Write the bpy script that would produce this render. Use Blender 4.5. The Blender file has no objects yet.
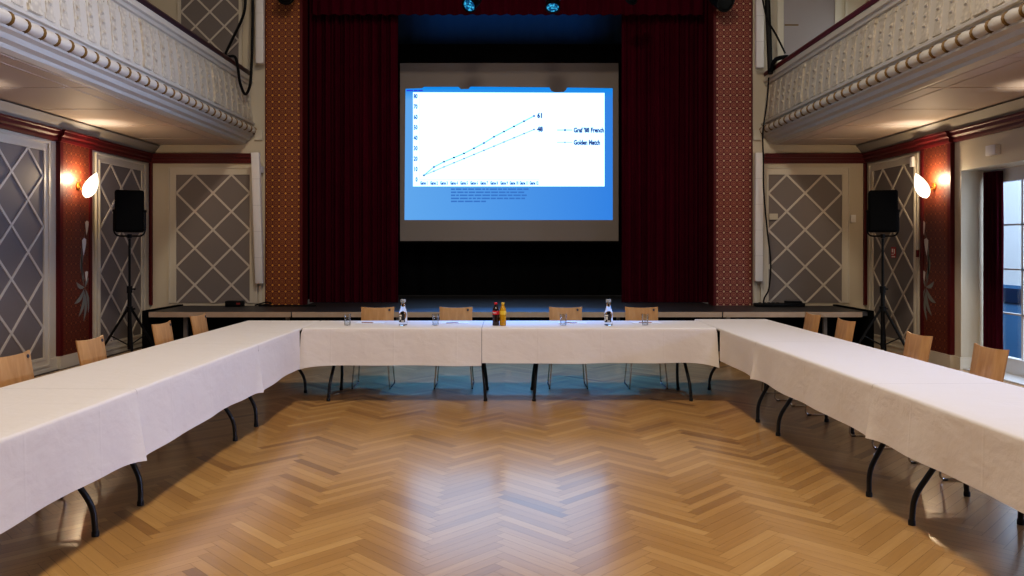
import bpy, bmesh, math, random
from mathutils import Vector, Matrix, noise

random.seed(7)
C = bpy.context.scene.collection
PI = math.pi
sc = bpy.context.scene
sc.view_settings.view_transform = 'Standard'
sc.view_settings.look = 'None'
sc.view_settings.exposure = 0.0
vs = sc.view_settings; vs.use_curve_mapping = True
cm = vs.curve_mapping; cc = cm.curves[3]
for px_, py_ in ((0.012, 0.0085), (0.05, 0.041), (0.16, 0.152), (0.5, 0.51)): cc.points.new(px_, py_)
cm.update()
sc.cycles.use_denoising = True
sc.cycles.max_bounces = 8
sc.cycles.sample_clamp_indirect = 4.0

# ------------------------------------------------------------------ helpers
def lin(c):
    def f(v):
        v /= 255.0
        return v / 12.92 if v <= 0.04045 else ((v + 0.055) / 1.055) ** 2.4
    return (f(c[0]), f(c[1]), f(c[2]), 1.0)

def mat(name, col, rough=0.6, metal=0.0, spec=0.5, emit=None, estr=0.0, bump=None, vary=0.0, vscale=6.0, sheen=0.0, trans=0.0):
    m = bpy.data.materials.new(name); m.use_nodes = True
    nt = m.node_tree; b = nt.nodes['Principled BSDF']
    b.inputs['Base Color'].default_value = col
    b.inputs['Roughness'].default_value = rough
    b.inputs['Metallic'].default_value = metal
    b.inputs['Specular IOR Level'].default_value = spec
    if sheen: b.inputs['Sheen Weight'].default_value = sheen
    if trans: b.inputs['Transmission Weight'].default_value = trans
    if emit:
        b.inputs['Emission Color'].default_value = emit
        b.inputs['Emission Strength'].default_value = estr
    tc = None
    if vary or bump:
        tc = nt.nodes.new('ShaderNodeTexCoord')
    if vary:
        n = nt.nodes.new('ShaderNodeTexNoise'); n.inputs['Scale'].default_value = vscale; n.inputs['Detail'].default_value = 4
        nt.links.new(tc.outputs['Object'], n.inputs['Vector'])
        mp = nt.nodes.new('ShaderNodeMapRange'); mp.inputs[3].default_value = 1 - vary; mp.inputs[4].default_value = 1 + vary
        nt.links.new(n.outputs['Fac'], mp.inputs[0])
        mx = nt.nodes.new('ShaderNodeVectorMath'); mx.operation = 'SCALE'; mx.inputs[0].default_value = col[:3]
        nt.links.new(mp.outputs[0], mx.inputs['Scale'])
        nt.links.new(mx.outputs[0], b.inputs['Base Color'])
    if bump:
        n = nt.nodes.new('ShaderNodeTexNoise'); n.inputs['Scale'].default_value = bump[0]; n.inputs['Detail'].default_value = 3
        nt.links.new(tc.outputs['Object'], n.inputs['Vector'])
        bp = nt.nodes.new('ShaderNodeBump'); bp.inputs['Strength'].default_value = bump[1]; bp.inputs['Distance'].default_value = bump[2]
        nt.links.new(n.outputs['Fac'], bp.inputs['Height']); nt.links.new(bp.outputs[0], b.inputs['Normal'])
    return m

def B(): return bmesh.new()

def box(bm, x0, x1, y0, y1, z0, z1, M=None):
    if x0 > x1: x0, x1 = x1, x0
    if y0 > y1: y0, y1 = y1, y0
    if z0 > z1: z0, z1 = z1, z0
    co = [(x0,y0,z0),(x1,y0,z0),(x1,y1,z0),(x0,y1,z0),(x0,y0,z1),(x1,y0,z1),(x1,y1,z1),(x0,y1,z1)]
    v = [bm.verts.new(M @ Vector(c) if M else c) for c in co]
    for f in ((0,3,2,1),(4,5,6,7),(0,1,5,4),(1,2,6,5),(2,3,7,6),(3,0,4,7)):
        bm.faces.new([v[i] for i in f])

def rbox(bm, x0, x1, y0, y1, z0, z1, r=0.01, seg=2):
    t = B(); box(t, x0, x1, y0, y1, z0, z1)
    bmesh.ops.bevel(t, geom=list(t.edges), offset=r, segments=seg, profile=0.5, affect='EDGES')
    me = bpy.data.meshes.new('tmp'); t.to_mesh(me); t.free(); bm.from_mesh(me); bpy.data.meshes.remove(me)

def tube(bm, pts, r, seg=8, cap=True):
    pts = [Vector(p) for p in pts]
    n = len(pts); rings = []
    up = None
    for i, p in enumerate(pts):
        a = pts[max(i-1, 0)]; c = pts[min(i+1, n-1)]
        t = (c - a).normalized()
        if up is None:
            up = Vector((0,0,1)) if abs(t.z) < 0.9 else Vector((0,1,0))
        s = t.cross(up)
        if s.length < 1e-5: s = t.cross(Vector((1,0.3,0.1)))
        s.normalize(); u = s.cross(t).normalized(); up = u
        rr = r[i] if isinstance(r, (list, tuple)) else r
        rings.append([bm.verts.new(p + (s*math.cos(2*PI*k/seg) + u*math.sin(2*PI*k/seg))*rr) for k in range(seg)])
    for i in range(n-1):
        for k in range(seg):
            bm.faces.new([rings[i][k], rings[i][(k+1)%seg], rings[i+1][(k+1)%seg], rings[i+1][k]])
    if cap:
        bm.faces.new(rings[0][::-1]); bm.faces.new(rings[-1])

def rounded(pts, r=0.03, k=4):
    pts = [Vector(p) for p in pts]; out = [pts[0]]
    for i in range(1, len(pts)-1):
        a, p, c = pts[i-1], pts[i], pts[i+1]
        d1 = min(r, (a-p).length*0.45); d2 = min(r, (c-p).length*0.45)
        s = p + (a-p).normalized()*d1; e = p + (c-p).normalized()*d2
        for j in range(k+1):
            t = j/k
            out.append(s*(1-t)**2 + p*2*t*(1-t) + e*t*t)
    out.append(pts[-1]); return out

def curvy(pts, k=6):
    P = [Vector(p) for p in pts]; out = []
    n = len(P)
    for i in range(n-1):
        p0, p1, p2, p3 = P[max(i-1,0)], P[i], P[i+1], P[min(i+2,n-1)]
        for j in range(k):
            t = j/k
            out.append(0.5*((2*p1) + (p2-p0)*t + (2*p0-5*p1+4*p2-p3)*t*t + (3*p1-p0-3*p2+p3)*t**3))
    out.append(P[-1]); return out

def lathe(bm, prof, c=(0,0,0), seg=20, M=None):
    rings = []
    for r, z in prof:
        ring = []
        for k in range(seg):
            a = 2*PI*k/seg
            v = Vector((c[0]+max(r,1e-4)*math.cos(a), c[1]+max(r,1e-4)*math.sin(a), c[2]+z))
            ring.append(bm.verts.new(M @ v if M else v))
        rings.append(ring)
    for i in range(len(rings)-1):
        for k in range(seg):
            bm.faces.new([rings[i][k], rings[i][(k+1)%seg], rings[i+1][(k+1)%seg], rings[i+1][k]])
    bm.faces.new(rings[0][::-1]); bm.faces.new(rings[-1])

def extrude_y(bm, prof, y0, y1):
    a = [bm.verts.new((x, y0, z)) for x, z in prof]; b = [bm.verts.new((x, y1, z)) for x, z in prof]
    n = len(prof)
    for i in range(n):
        bm.faces.new([a[i], a[(i+1)%n], b[(i+1)%n], b[i]])
    bm.faces.new(a[::-1]); bm.faces.new(b)

def obj(name, bm, m, parent=None, smooth=False, recalc=True):
    if recalc: bmesh.ops.recalc_face_normals(bm, faces=list(bm.faces))
    me = bpy.data.meshes.new(name); bm.to_mesh(me); bm.free()
    if m: me.materials.append(m)
    if smooth:
        for p in me.polygons: p.use_smooth = True
        try: me.set_sharp_from_angle(angle=math.radians(40))
        except Exception: pass
    o = bpy.data.objects.new(name, me); C.objects.link(o)
    if parent: o.parent = parent
    return o

def tag(o, label, cat, group=None):
    o['label'] = label; o['category'] = cat; o['kind'] = 'thing'
    if group: o['group'] = group
    return o

def thing(name, label, cat, loc=(0,0,0), rz=0.0, group=None):
    o = bpy.data.objects.new(name, None); C.objects.link(o)
    o.location = loc; o.rotation_euler = (0, 0, rz); o.empty_display_size = 0.1
    return tag(o, label, cat, group)

def struct(name, bm, m, parent=None, smooth=False):
    o = obj(name, bm, m, parent, smooth)
    if parent is None: o['kind'] = 'structure'
    return o

def dup(root, loc, rz, label, group=None):
    r = root.copy(); C.objects.link(r); r.location = loc; r.rotation_euler = (0, 0, rz); r['label'] = label
    if group: r['group'] = group
    for ch in list(root.children):
        c = ch.copy(); C.objects.link(c); c.parent = r
        for g in list(ch.children):
            d = g.copy(); C.objects.link(d); d.parent = c
    return r

# ------------------------------------------------------------------ materials
cream   = mat('cream_paint', lin((196,186,166)), 0.55, vary=0.05, vscale=1.5)
cream2  = mat('cream_moulding', lin((200,192,176)), 0.45)
grey_p  = mat('grey_panel_paint', lin((118,110,106)), 0.6, vary=0.05, vscale=2)
lattice = mat('lattice_paint', lin((196,188,176)), 0.5)
redtrim = mat('dark_red_gloss', lin((84,15,19)), 0.45, spec=0.3)
redrail = mat('oxblood_wood', lin((46,12,15)), 0.4)
cove_m = mat('shaded_grey_cove', lin((150,142,130)), 0.6)  # grey darkened to paint in the shadow the cove lies in
soffit_m= mat('soffit_plaster', lin((188,172,160)), 0.6, vary=0.04, vscale=1.2)
bal_l   = mat('parapet_plaster', lin((196,188,174)), 0.5)
gold    = mat('aged_gold', lin((112,84,36)), 0.5, metal=0.25)
black   = mat('black_satin', lin((10,10,11)), 0.55, spec=0.2)
blackm  = mat('black_matt', lin((6,6,7)), 0.9, spec=0.1)
rubber  = mat('black_rubber', lin((10,10,11)), 0.7)
chrome  = mat('chrome_rod', lin((190,186,182)), 0.18, metal=1.0)
steel_b = mat('black_steel', lin((16,16,18)), 0.4)
white_pl= mat('white_plastic', lin((225,222,220)), 0.45)
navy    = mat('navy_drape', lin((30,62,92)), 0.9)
stagewd = mat('dark_stage_boards', lin((40,38,38)), 0.46, spec=1.0, vary=0.3, vscale=4)
strip_m = mat('pale_alu_edge', lin((172,152,132)), 0.45, vary=0.12, vscale=8)
brass   = mat('brass', lin((196,140,60)), 0.3, metal=1.0)

def cloth_material(name, col):
    m = bpy.data.materials.new(name); m.use_nodes = True; nt = m.node_tree; b = nt.nodes['Principled BSDF']
    b.inputs['Base Color'].default_value = col; b.inputs['Roughness'].default_value = 0.75
    b.inputs['Specular IOR Level'].default_value = 0.25
    tc = nt.nodes.new('ShaderNodeTexCoord')
    mp = nt.nodes.new('ShaderNodeMapping'); mp.inputs['Scale'].default_value = (2.2, 3.2, 4.0); mp.inputs['Rotation'].default_value = (0.5, 0.3, 0.6)
    nt.links.new(tc.outputs['Object'], mp.inputs['Vector'])
    n = nt.nodes.new('ShaderNodeTexNoise'); n.inputs['Scale'].default_value = 1.6; n.inputs['Detail'].default_value = 5; n.inputs['Distortion'].default_value = 0.25
    nt.links.new(mp.outputs[0], n.inputs['Vector'])
    bp = nt.nodes.new('ShaderNodeBump'); bp.inputs['Strength'].default_value = 0.4; bp.inputs['Distance'].default_value = 0.025
    sp = nt.nodes.new('ShaderNodeSeparateXYZ'); nt.links.new(tc.outputs['Object'], sp.inputs[0])
    def crease(sock, per, off):
        def M(op, a, v):
            x = nt.nodes.new('ShaderNodeMath'); x.operation = op; nt.links.new(a, x.inputs[0])
            if v is not None: x.inputs[1].default_value = v
            return x.outputs[0]
        f = M('FRACT', M('MULTIPLY', M('ADD', sock, 20.0+off), 1/per), None)
        d = M('ABSOLUTE', M('SUBTRACT', f, 0.5), None)
        mr = nt.nodes.new('ShaderNodeMapRange'); mr.inputs[1].default_value = 0.0; mr.inputs[2].default_value = 0.012/per; mr.inputs[3].default_value = 0.07; mr.inputs[4].default_value = 0.0
        nt.links.new(d, mr.inputs[0]); return mr.outputs[0]
    a1 = nt.nodes.new('ShaderNodeMath'); a1.operation = 'ADD'; nt.links.new(crease(sp.outputs[1], 0.62, 0.13), a1.inputs[0]); nt.links.new(n.outputs['Fac'], a1.inputs[1])
    a2 = nt.nodes.new('ShaderNodeMath'); a2.operation = 'ADD'; nt.links.new(crease(sp.outputs[0], 0.40, 0.2), a2.inputs[0]); nt.links.new(a1.outputs[0], a2.inputs[1])
    nt.links.new(a2.outputs[0], bp.inputs['Height']); nt.links.new(bp.outputs[0], b.inputs['Normal'])
    return m
cloth_m = cloth_material('ivory_damask', lin((226,218,211)))

def wood_material(name, c1, c2, rough=0.4, axis=2):
    m = bpy.data.materials.new(name); m.use_nodes = True; nt = m.node_tree; b = nt.nodes['Principled BSDF']
    b.inputs['Roughness'].default_value = rough
    tc = nt.nodes.new('ShaderNodeTexCoord'); mp = nt.nodes.new('ShaderNodeMapping')
    s = [30, 30, 30]; s[axis] = 2.0; mp.inputs['Scale'].default_value = s
    nt.links.new(tc.outputs['Object'], mp.inputs['Vector'])
    n = nt.nodes.new('ShaderNodeTexNoise'); n.inputs['Scale'].default_value = 1.0; n.inputs['Detail'].default_value = 3
    nt.links.new(mp.outputs[0], n.inputs['Vector'])
    r = nt.nodes.new('ShaderNodeValToRGB'); r.color_ramp.elements[0].position = 0.3; r.color_ramp.elements[0].color = c1
    r.color_ramp.elements[1].position = 0.7; r.color_ramp.elements[1].color = c2
    nt.links.new(n.outputs['Fac'], r.inputs[0]); nt.links.new(r.outputs[0], b.inputs['Base Color'])
    return m
beech = wood_material('beech_ply', lin((176,128,78)), lin((196,150,98)), 0.35)

def parquet_material():
    m = bpy.data.materials.new('oak_parquet'); m.use_nodes = True; nt = m.node_tree; b = nt.nodes['Principled BSDF']
    at = nt.nodes.new('ShaderNodeAttribute'); at.attribute_name = 'tone'
    uv = nt.nodes.new('ShaderNodeUVMap'); uv.uv_map = 'UVMap'
    mp = nt.nodes.new('ShaderNodeMapping'); mp.inputs['Scale'].default_value = (3.0, 60.0, 1)
    nt.links.new(uv.outputs[0], mp.inputs[0])
    n = nt.nodes.new('ShaderNodeTexNoise'); n.inputs['Scale'].default_value = 1.0; n.inputs['Detail'].default_value = 4; n.inputs['Distortion'].default_value = 0.4
    nt.links.new(mp.outputs[0], n.inputs['Vector'])
    ma = nt.nodes.new('ShaderNodeMath'); ma.operation = 'MULTIPLY_ADD'; ma.inputs[1].default_value = 0.45
    nt.links.new(n.outputs['Fac'], ma.inputs[0])
    sub = nt.nodes.new('ShaderNodeMath'); sub.operation = 'SUBTRACT'; sub.inputs[1].default_value = 0.22
    nt.links.new(at.outputs['Fac'], sub.inputs[0]); nt.links.new(sub.outputs[0], ma.inputs[2])
    r = nt.nodes.new('ShaderNodeValToRGB'); e = r.color_ramp.elements
    e[0].position = 0.0; e[0].color = lin((138,100,58))
    e[1].position = 1.0; e[1].color = lin((216,174,112))
    k = e.new(0.5); k.color = lin((182,138,80))
    nt.links.new(ma.outputs[0], r.inputs[0]); nt.links.new(r.outputs[0], b.inputs['Base Color'])
    rr = nt.nodes.new('ShaderNodeMapRange'); rr.inputs[3].default_value = 0.30; rr.inputs[4].default_value = 0.42
    nt.links.new(n.outputs['Fac'], rr.inputs[0]); nt.links.new(rr.outputs[0], b.inputs['Roughness'])
    b.inputs['Specular IOR Level'].default_value = 0.6
    b.inputs['Coat Weight'].default_value = 0.85; b.inputs['Coat Roughness'].default_value = 0.18; b.inputs['Coat IOR'].default_value = 1.5
    return m

def ring_paper(name, ground, ink, ink2, p=0.104, ax=(0, 2)):
    """trellis of rings printed on a wall strip; ax = which world axes it runs along"""
    m = bpy.data.materials.new(name); m.use_nodes = True; nt = m.node_tree; L = nt.links; b = nt.nodes['Principled BSDF']
    b.inputs['Roughness'].default_value = 0.5
    tc = nt.nodes.new('ShaderNodeTexCoord'); sp = nt.nodes.new('ShaderNodeSeparateXYZ'); L.new(tc.outputs['Object'], sp.inputs[0])
    def M(op, a, b2=None, c=None):
        x = nt.nodes.new('ShaderNodeMath'); x.operation = op
        for i, v in enumerate((a, b2, c)):
            if v is None: continue
            if isinstance(v, (int, float)): x.inputs[i].default_value = v
            else: L.new(v, x.inputs[i])
        return x.outputs[0]
    def rad(off):
        f = []
        for a in ax:
            q = M('MULTIPLY_ADD', sp.outputs[a], 1/p, off)
            f.append(M('SUBTRACT', M('FRACT', M('ADD', q, 100.0)), 0.5))
        return M('SQRT', M('ADD', M('MULTIPLY', f[0], f[0]), M('MULTIPLY', f[1], f[1])))
    r1 = rad(0.0); r2 = rad(0.5)
    disc = M('MULTIPLY', M('LESS_THAN', r1, 0.41), M('GREATER_THAN', M('ABSOLUTE', M('SUBTRACT', r1, 0.24)), 0.05))
    dot = M('LESS_THAN', r2, 0.16)
    mx = nt.nodes.new('ShaderNodeMix'); mx.data_type = 'RGBA'; mx.inputs[6].default_value = ground; mx.inputs[7].default_value = ink2; L.new(disc, mx.inputs[0])
    m2 = nt.nodes.new('ShaderNodeMix'); m2.data_type = 'RGBA'; L.new(dot, m2.inputs[0]); L.new(mx.outputs[2], m2.inputs[6]); m2.inputs[7].default_value = ink
    L.new(m2.outputs[2], b.inputs['Base Color'])
    return m
paper_amber = ring_paper('amber_ring_paper', lin((100,34,20)), lin((206,150,60)), lin((142,86,36)))
paper_cool_lit  = ring_paper('cool_lit_ring_paper', lin((104,18,22)), lin((196,172,138)), lin((156,100,78)))  # paler inks paint in the cool light falling on this pillar
paper_side  = ring_paper('rust_ring_paper', lin((84,32,20)), lin((130,74,40)), lin((108,50,28)), p=0.11, ax=(1, 2))

def emis(name, col, s=1.0):
    m = bpy.data.materials.new(name); m.use_nodes = True; nt = m.node_tree
    nt.nodes.remove(nt.nodes['Principled BSDF'])
    e = nt.nodes.new('ShaderNodeEmission'); e.inputs[0].default_value = col; e.inputs[1].default_value = s
    nt.links.new(e.outputs[0], nt.nodes['Material Output'].inputs[0]); return m

def velvet(name, col):
    m = mat(name, col, 0.95, spec=0.03, vary=0.25, vscale=3)
    return m
curt_m = velvet('oxblood_velvet', lin((66,4,22)))
wcurt_m = velvet('plum_velvet', lin((58,10,24)))

def glass_mat(name, tint=(1,1,1,1), rough=0.02):
    m = mat(name, tint, rough, trans=1.0); m.node_tree.nodes['Principled BSDF'].inputs['IOR'].default_value = 1.45; return m
glass_m = glass_mat('clear_glass', (0.95,0.97,0.98,1))

def pane_mat():
    m = bpy.data.materials.new('window_glass'); m.use_nodes = True; nt = m.node_tree
    nt.nodes.remove(nt.nodes['Principled BSDF'])
    t = nt.nodes.new('ShaderNodeBsdfTransparent'); g = nt.nodes.new('ShaderNodeBsdfGlossy'); g.inputs['Roughness'].default_value = 0.02
    mx = nt.nodes.new('ShaderNodeMixShader'); mx.inputs[0].default_value = 0.06
    nt.links.new(t.outputs[0], mx.inputs[1]); nt.links.new(g.outputs[0], mx.inputs[2]); nt.links.new(mx.outputs[0], nt.nodes['Material Output'].inputs[0])
    return m
pane_m = pane_mat()
def thin_glass():
    m = bpy.data.materials.new('thin_tumbler_glass'); m.use_nodes = True; nt = m.node_tree
    nt.nodes.remove(nt.nodes['Principled BSDF'])
    t = nt.nodes.new('ShaderNodeBsdfTransparent'); t.inputs[0].default_value = (0.93,0.95,0.96,1)
    g = nt.nodes.new('ShaderNodeBsdfGlossy'); g.inputs['Roughness'].default_value = 0.05
    lw = nt.nodes.new('ShaderNodeLayerWeight'); lw.inputs[0].default_value = 0.25
    ma = nt.nodes.new('ShaderNodeMath'); ma.operation = 'MULTIPLY_ADD'; ma.inputs[1].default_value = 0.6; ma.inputs[2].default_value = 0.04; nt.links.new(lw.outputs['Fresnel'], ma.inputs[0])
    mx = nt.nodes.new('ShaderNodeMixShader'); nt.links.new(ma.outputs[0], mx.inputs[0])
    nt.links.new(t.outputs[0], mx.inputs[1]); nt.links.new(g.outputs[0], mx.inputs[2]); nt.links.new(mx.outputs[0], nt.nodes['Material Output'].inputs[0])
    return m
thin_m = thin_glass()

# ------------------------------------------------------------------ camera
HC, F = 1.54, 790.0
cam = bpy.data.cameras.new('camera'); cam.sensor_width = 36.0; cam.lens = F/1024*36.0
cam.shift_x = (512-508)/1024.0; cam.shift_y = -(288-247)/1024.0
cam.clip_start = 0.05
co = bpy.data.objects.new('camera', cam); C.objects.link(co)
co.location = (0, 0, HC); co.rotation_euler = (PI/2, 0, 0); sc.camera = co

# ------------------------------------------------------------------ floor
XW, YB, ZTOP = 5.7, 12.58, 8.0
def build_floor():
    bm = B(); n, W = 8, 0.0655; XO = 0.35
    tone = []; uvl = []
    c45 = math.cos(PI/4)
    def plank(x0, x1, y0, y1, horiz):
        cx, cy = (x0+x1)/2*W, (y0+y1)/2*W
        X = (cx-cy)*c45; Y = (cx+cy)*c45
        X += XO
        if not (-5.75 < X < 5.75 and -0.6 < Y < 12.7): return
        g = 0.0006
        pts = [(x0*W+g, y0*W+g), (x1*W-g, y0*W+g), (x1*W-g, y1*W-g), (x0*W+g, y1*W-g)]
        bm.faces.new([bm.verts.new(((a-b)*c45+XO, (a+b)*c45, 0.0)) for a, b in pts])
        t = random.gauss(0.5, 0.105)
        if random.random() < 0.06: t -= 0.3
        tone.append(min(1, max(0, t)))
        o = (random.random()*50, random.random()*50)
        LL = n*W
        if horiz: uvl.append([(o[0],o[1]),(o[0]+LL,o[1]),(o[0]+LL,o[1]+W),(o[0],o[1]+W)])
        else:     uvl.append([(o[0],o[1]),(o[0],o[1]+W),(o[0]+LL,o[1]+W),(o[0]+LL,o[1])])
    for k in range(-120, 300):
        for mI in range(-20, 21):
            plank(k+2*n*mI, k+2*n*mI+n, k, k+1, True)
            plank(k, k+1, k-2*n+1-2*n*mI, k-2*n+1-2*n*mI+n, False)
    me = bpy.data.meshes.new('floor'); bm.to_mesh(me); bm.free()
    a = me.attributes.new('tone', 'FLOAT', 'FACE'); a.data.foreach_set('value', tone)
    u = me.uv_layers.new(name='UVMap')
    for p in me.polygons:
        for j, li in enumerate(p.loop_indices): u.data[li].uv = uvl[p.index][j]
    me.materials.append(parquet_material())
    o = bpy.data.objects.new('floor', me); C.objects.link(o); o['kind'] = 'structure'
    bm = B(); box(bm, -6.3, 6.3, -0.8, 16.5, -0.08, -0.004)
    obj('subfloor', bm, mat('joint_brown', lin((54,34,20)), 0.7), o)
build_floor()

# ------------------------------------------------------------------ room shell
bm = B(); box(bm, -XW-0.25, -XW, -0.6, YB+0.3, 0, ZTOP); struct('wall_left', bm, cream)
WY0, WY1, WZ = 8.15, 9.94, 2.50           # window recess in the right wall
bm = B()
box(bm, XW, XW+0.5, WY1, YB+0.3, 0, ZTOP); box(bm, XW, XW+0.5, -0.6, WY0, 0, ZTOP); box(bm, XW, XW+0.5, WY0, WY1, WZ, ZTOP)
struct('wall_right', bm, cream)
PX = 3.28
bm = B()
box(bm, -XW, -PX, YB, YB+0.3, 0, ZTOP); box(bm, PX, XW, YB, YB+0.3, 0, ZTOP); box(bm, -PX, PX, YB, YB+0.3, 6.6, ZTOP)
struct('wall_back', bm, cream)

# baseboards
bm = B(); box(bm, -XW, -XW+0.022, -0.5, YB, 0, 0.15); box(bm, -XW, -XW+0.03, -0.5, YB, 0, 0.04); struct('baseboard_left', bm, cream2)
bm = B(); box(bm, XW-0.022, XW, WY1, YB, 0, 0.15); box(bm, XW-0.022, XW, -0.5, WY0, 0, 0.15)
box(bm, XW-0.022, XW+0.38, WY1-0.022, WY1, 0, 0.15); struct('baseboard_right', bm, cream2)

# red cornice with shade-darkened grey cove above, round three sides
tn = [0]
def trim(bm, m, smooth=False):
    tn[0] += 1; return struct('trim_%d' % tn[0], bm, m, None, smooth)
def side_prof(s, pts): return [(s*(XW-d), z) for d, z in pts]
corn = [(0,2.87),(0.03,2.87),(0.04,2.90),(0.04,2.93),(0.07,2.95),(0.075,2.99),(0.09,3.0),(0.09,3.02),(0,3.02)]
cove = [(0,3.022),(0.06,3.022),(0.08,3.05),(0.12,3.10),(0.16,3.145),(0,3.145)]
for s in (-1, 1):
    bm = B(); extrude_y(bm, side_prof(s, corn), -0.5, YB); 
    y0, y1 = ((9.96,10.73) if s < 0 else (10.08,10.82))
    extrude_y(bm, side_prof(s, [(d+0.045 if d else 0, z) for d, z in corn]), y0-0.02, y1+0.02)
    trim(bm, redtrim)
    bm = B(); extrude_y(bm, side_prof(s, cove), -0.5, YB); trim(bm, cove_m, True)
    # red corner post and back cornice
    bm = B()
    box(bm, s*XW, s*(XW-0.045), YB-0.045, YB, 0.62, 2.87)
    xa, xb = s*XW, s*4.07
    for d, z0, z1 in ((0.03,2.87,2.91),(0.045,2.91,2.96),(0.075,2.96,3.0),(0.09,3.0,3.02)):
        box(bm, xa, xb, YB-d, YB, z0, z1)
    trim(bm, redtrim)
    bm = B(); box(bm, s*4.02, s*3.9, YB-0.03, YB, 3.26, 3.40); box(bm, s*4.02, s*3.9, YB-0.045, YB, 3.24, 3.26)
    trim(bm, cream2)

# ring-patterned strips either side of the stage opening
for s, m in ((-1, paper_amber), (1, paper_cool_lit)):
    bm = B(); box(bm, s*(3.845 if s < 0 else 3.87), s*3.31, YB-0.02, YB-0.001, 0.61, 6.6); o = trim(bm, m)
    bm = B(); box(bm, s*3.31, s*3.265, YB-0.03, YB+0.3, 0.61, 6.6); box(bm, s*(3.857 if s < 0 else 3.885), s*(3.845 if s < 0 else 3.87), YB-0.03, YB-0.001, 0.61, 6.6)
    obj('red_edge', bm, redtrim, o)
    bm = B(); box(bm, s*3.955, s*3.915, YB-0.025, YB-0.001, 0.61, 2.87); trim(bm, cream2)

# ------------------------------------------------------------------ lattice wall panels
def lattice_panel(label, uv, w, h, p, rail=0.1, strip=0.031, bot=True):
    """uv(u, v, d) -> world point; u along the wall, v down from the top, d out from the wall"""
    t = thing('lattice_panel', label, 'wall panel')
    def q(bm, poly, d0, d1):
        lo = [bm.verts.new(uv(u, v, d0)) for u, v in poly]; hi = [bm.verts.new(uv(u, v, d1)) for u, v in poly]
        n = len(poly); bm.faces.new(lo[::-1]); bm.faces.new(hi)
        for i in range(n): bm.faces.new([lo[i], lo[(i+1)%n], hi[(i+1)%n], hi[i]])
    bm = B(); q(bm, [(0,0),(w,0),(w,h),(0,h)], 0.004, 0.012); obj('backing', bm, grey_p, t)
    bm = B()
    def R(u0, u1, v0, v1, d1): q(bm, [(u0,v0),(u1,v0),(u1,v1),(u0,v1)], 0.004, d1)
    def ring(i, o2, d):
        R(-o2, -i, -o2, h+(o2 if bot else 0), d); R(w+i, w+o2, -o2, h+(o2 if bot else 0), d); R(-i, w+i, -o2, -i, d)
        if bot: R(-i, w+i, h+i, h+o2, d)
    ring(0, 0.035, 0.030); ring(0.035, rail, 0.018); ring(rail, rail+0.022, 0.034)
    obj('frame', bm, cream2, t)
    bm = B(); hs = strip*math.sqrt(2)/2
    def clip(poly):
        for ax, lim, sg in ((0,0,1),(0,w,-1),(1,0,1),(1,h,-1)):
            out = []
            for i in range(len(poly)):
                a, b = poly[i], poly[(i+1)%len(poly)]
                ia, ib = sg*(a[ax]-lim) >= 0, sg*(b[ax]-lim) >= 0
                if ia: out.append(a)
                if ia != ib:
                    k = (lim-a[ax])/(b[ax]-a[ax]); out.append((a[0]+(b[0]-a[0])*k, a[1]+(b[1]-a[1])*k))
            poly = out
            if len(poly) < 3: return None
        return poly
    k = -int(h/p)-4
    while k*p < w+h+2*p:
        c = w/4 + k*p; BIG = w+h+3
        A = clip([(c-BIG-hs, -BIG),(c-BIG+hs, -BIG),(c+BIG+hs, BIG),(c+BIG-hs, BIG)])
        D = clip([(c+BIG-hs, -BIG),(c+BIG+hs, -BIG),(c-BIG+hs, BIG),(c-BIG-hs, BIG)])
        if A: q(bm, A, 0.012, 0.022)
        if D: q(bm, D, 0.012, 0.0215)
        k += 1
    obj('lattice', bm, lattice, t)
    return t
def onL(y0, zt): return lambda u, v, d: (-XW+d, y0+u, zt-v)
def onR(y0, zt): return lambda u, v, d: (XW-d, y0+u, zt-v)
def onB(x0, zt): return lambda u, v, d: (x0+u, YB-d, zt-v)
lattice_panel('tall grey lattice wall panel beside the wall lamp on the side opposite the window', onL(8.42, 2.72), 1.24, 2.53, 0.62)
lattice_panel('grey lattice wall panel partly behind the black loudspeaker, opposite the window', onL(11.0, 2.72), 1.24, 2.53, 0.62)
lattice_panel('grey lattice wall panel above the power box on the stage', onB(-5.275, 2.69), 1.17, 2.04, 0.585, bot=False)
lattice_panel('grey lattice wall panel behind the dangling cable at the stage end', onB(4.14, 2.69), 1.17, 2.04, 0.585, bot=False)
lattice_panel('grey lattice wall panel with a red sign, behind the window-side loudspeaker', onR(11.05, 2.72), 1.24, 2.53, 0.62)
lattice_panel('dark lattice wall panel high above the balcony with the looped cable', onB(-5.2, 5.97), 0.92, 1.58, 0.46, rail=0.03, strip=0.028)

# plain panel above the other balcony
t = thing('upper_wall_panel', 'plain grey wall panel with a dark slot above the red balcony rail', 'wall panel')
bm = B(); box(bm, 4.38, 5.2, YB-0.012, YB-0.003, 4.36, 6.2); obj('backing', bm, mat('lilac_grey', lin((150,142,142)), 0.6), t)
bm = B()
for x0, x1, d in ((4.28,4.38,0.03),(5.2,5.3,0.03),(5.36,5.40,0.03)): box(bm, x0, x1, YB-d, YB-0.003, 4.36, 6.2)
obj('frame', bm, cream2, t)
bm = B(); box(bm, 4.40, 4.62, YB-0.016, YB-0.0125, 5.06, 5.082); obj('slot', bm, cove_m if False else gold, t)

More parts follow.
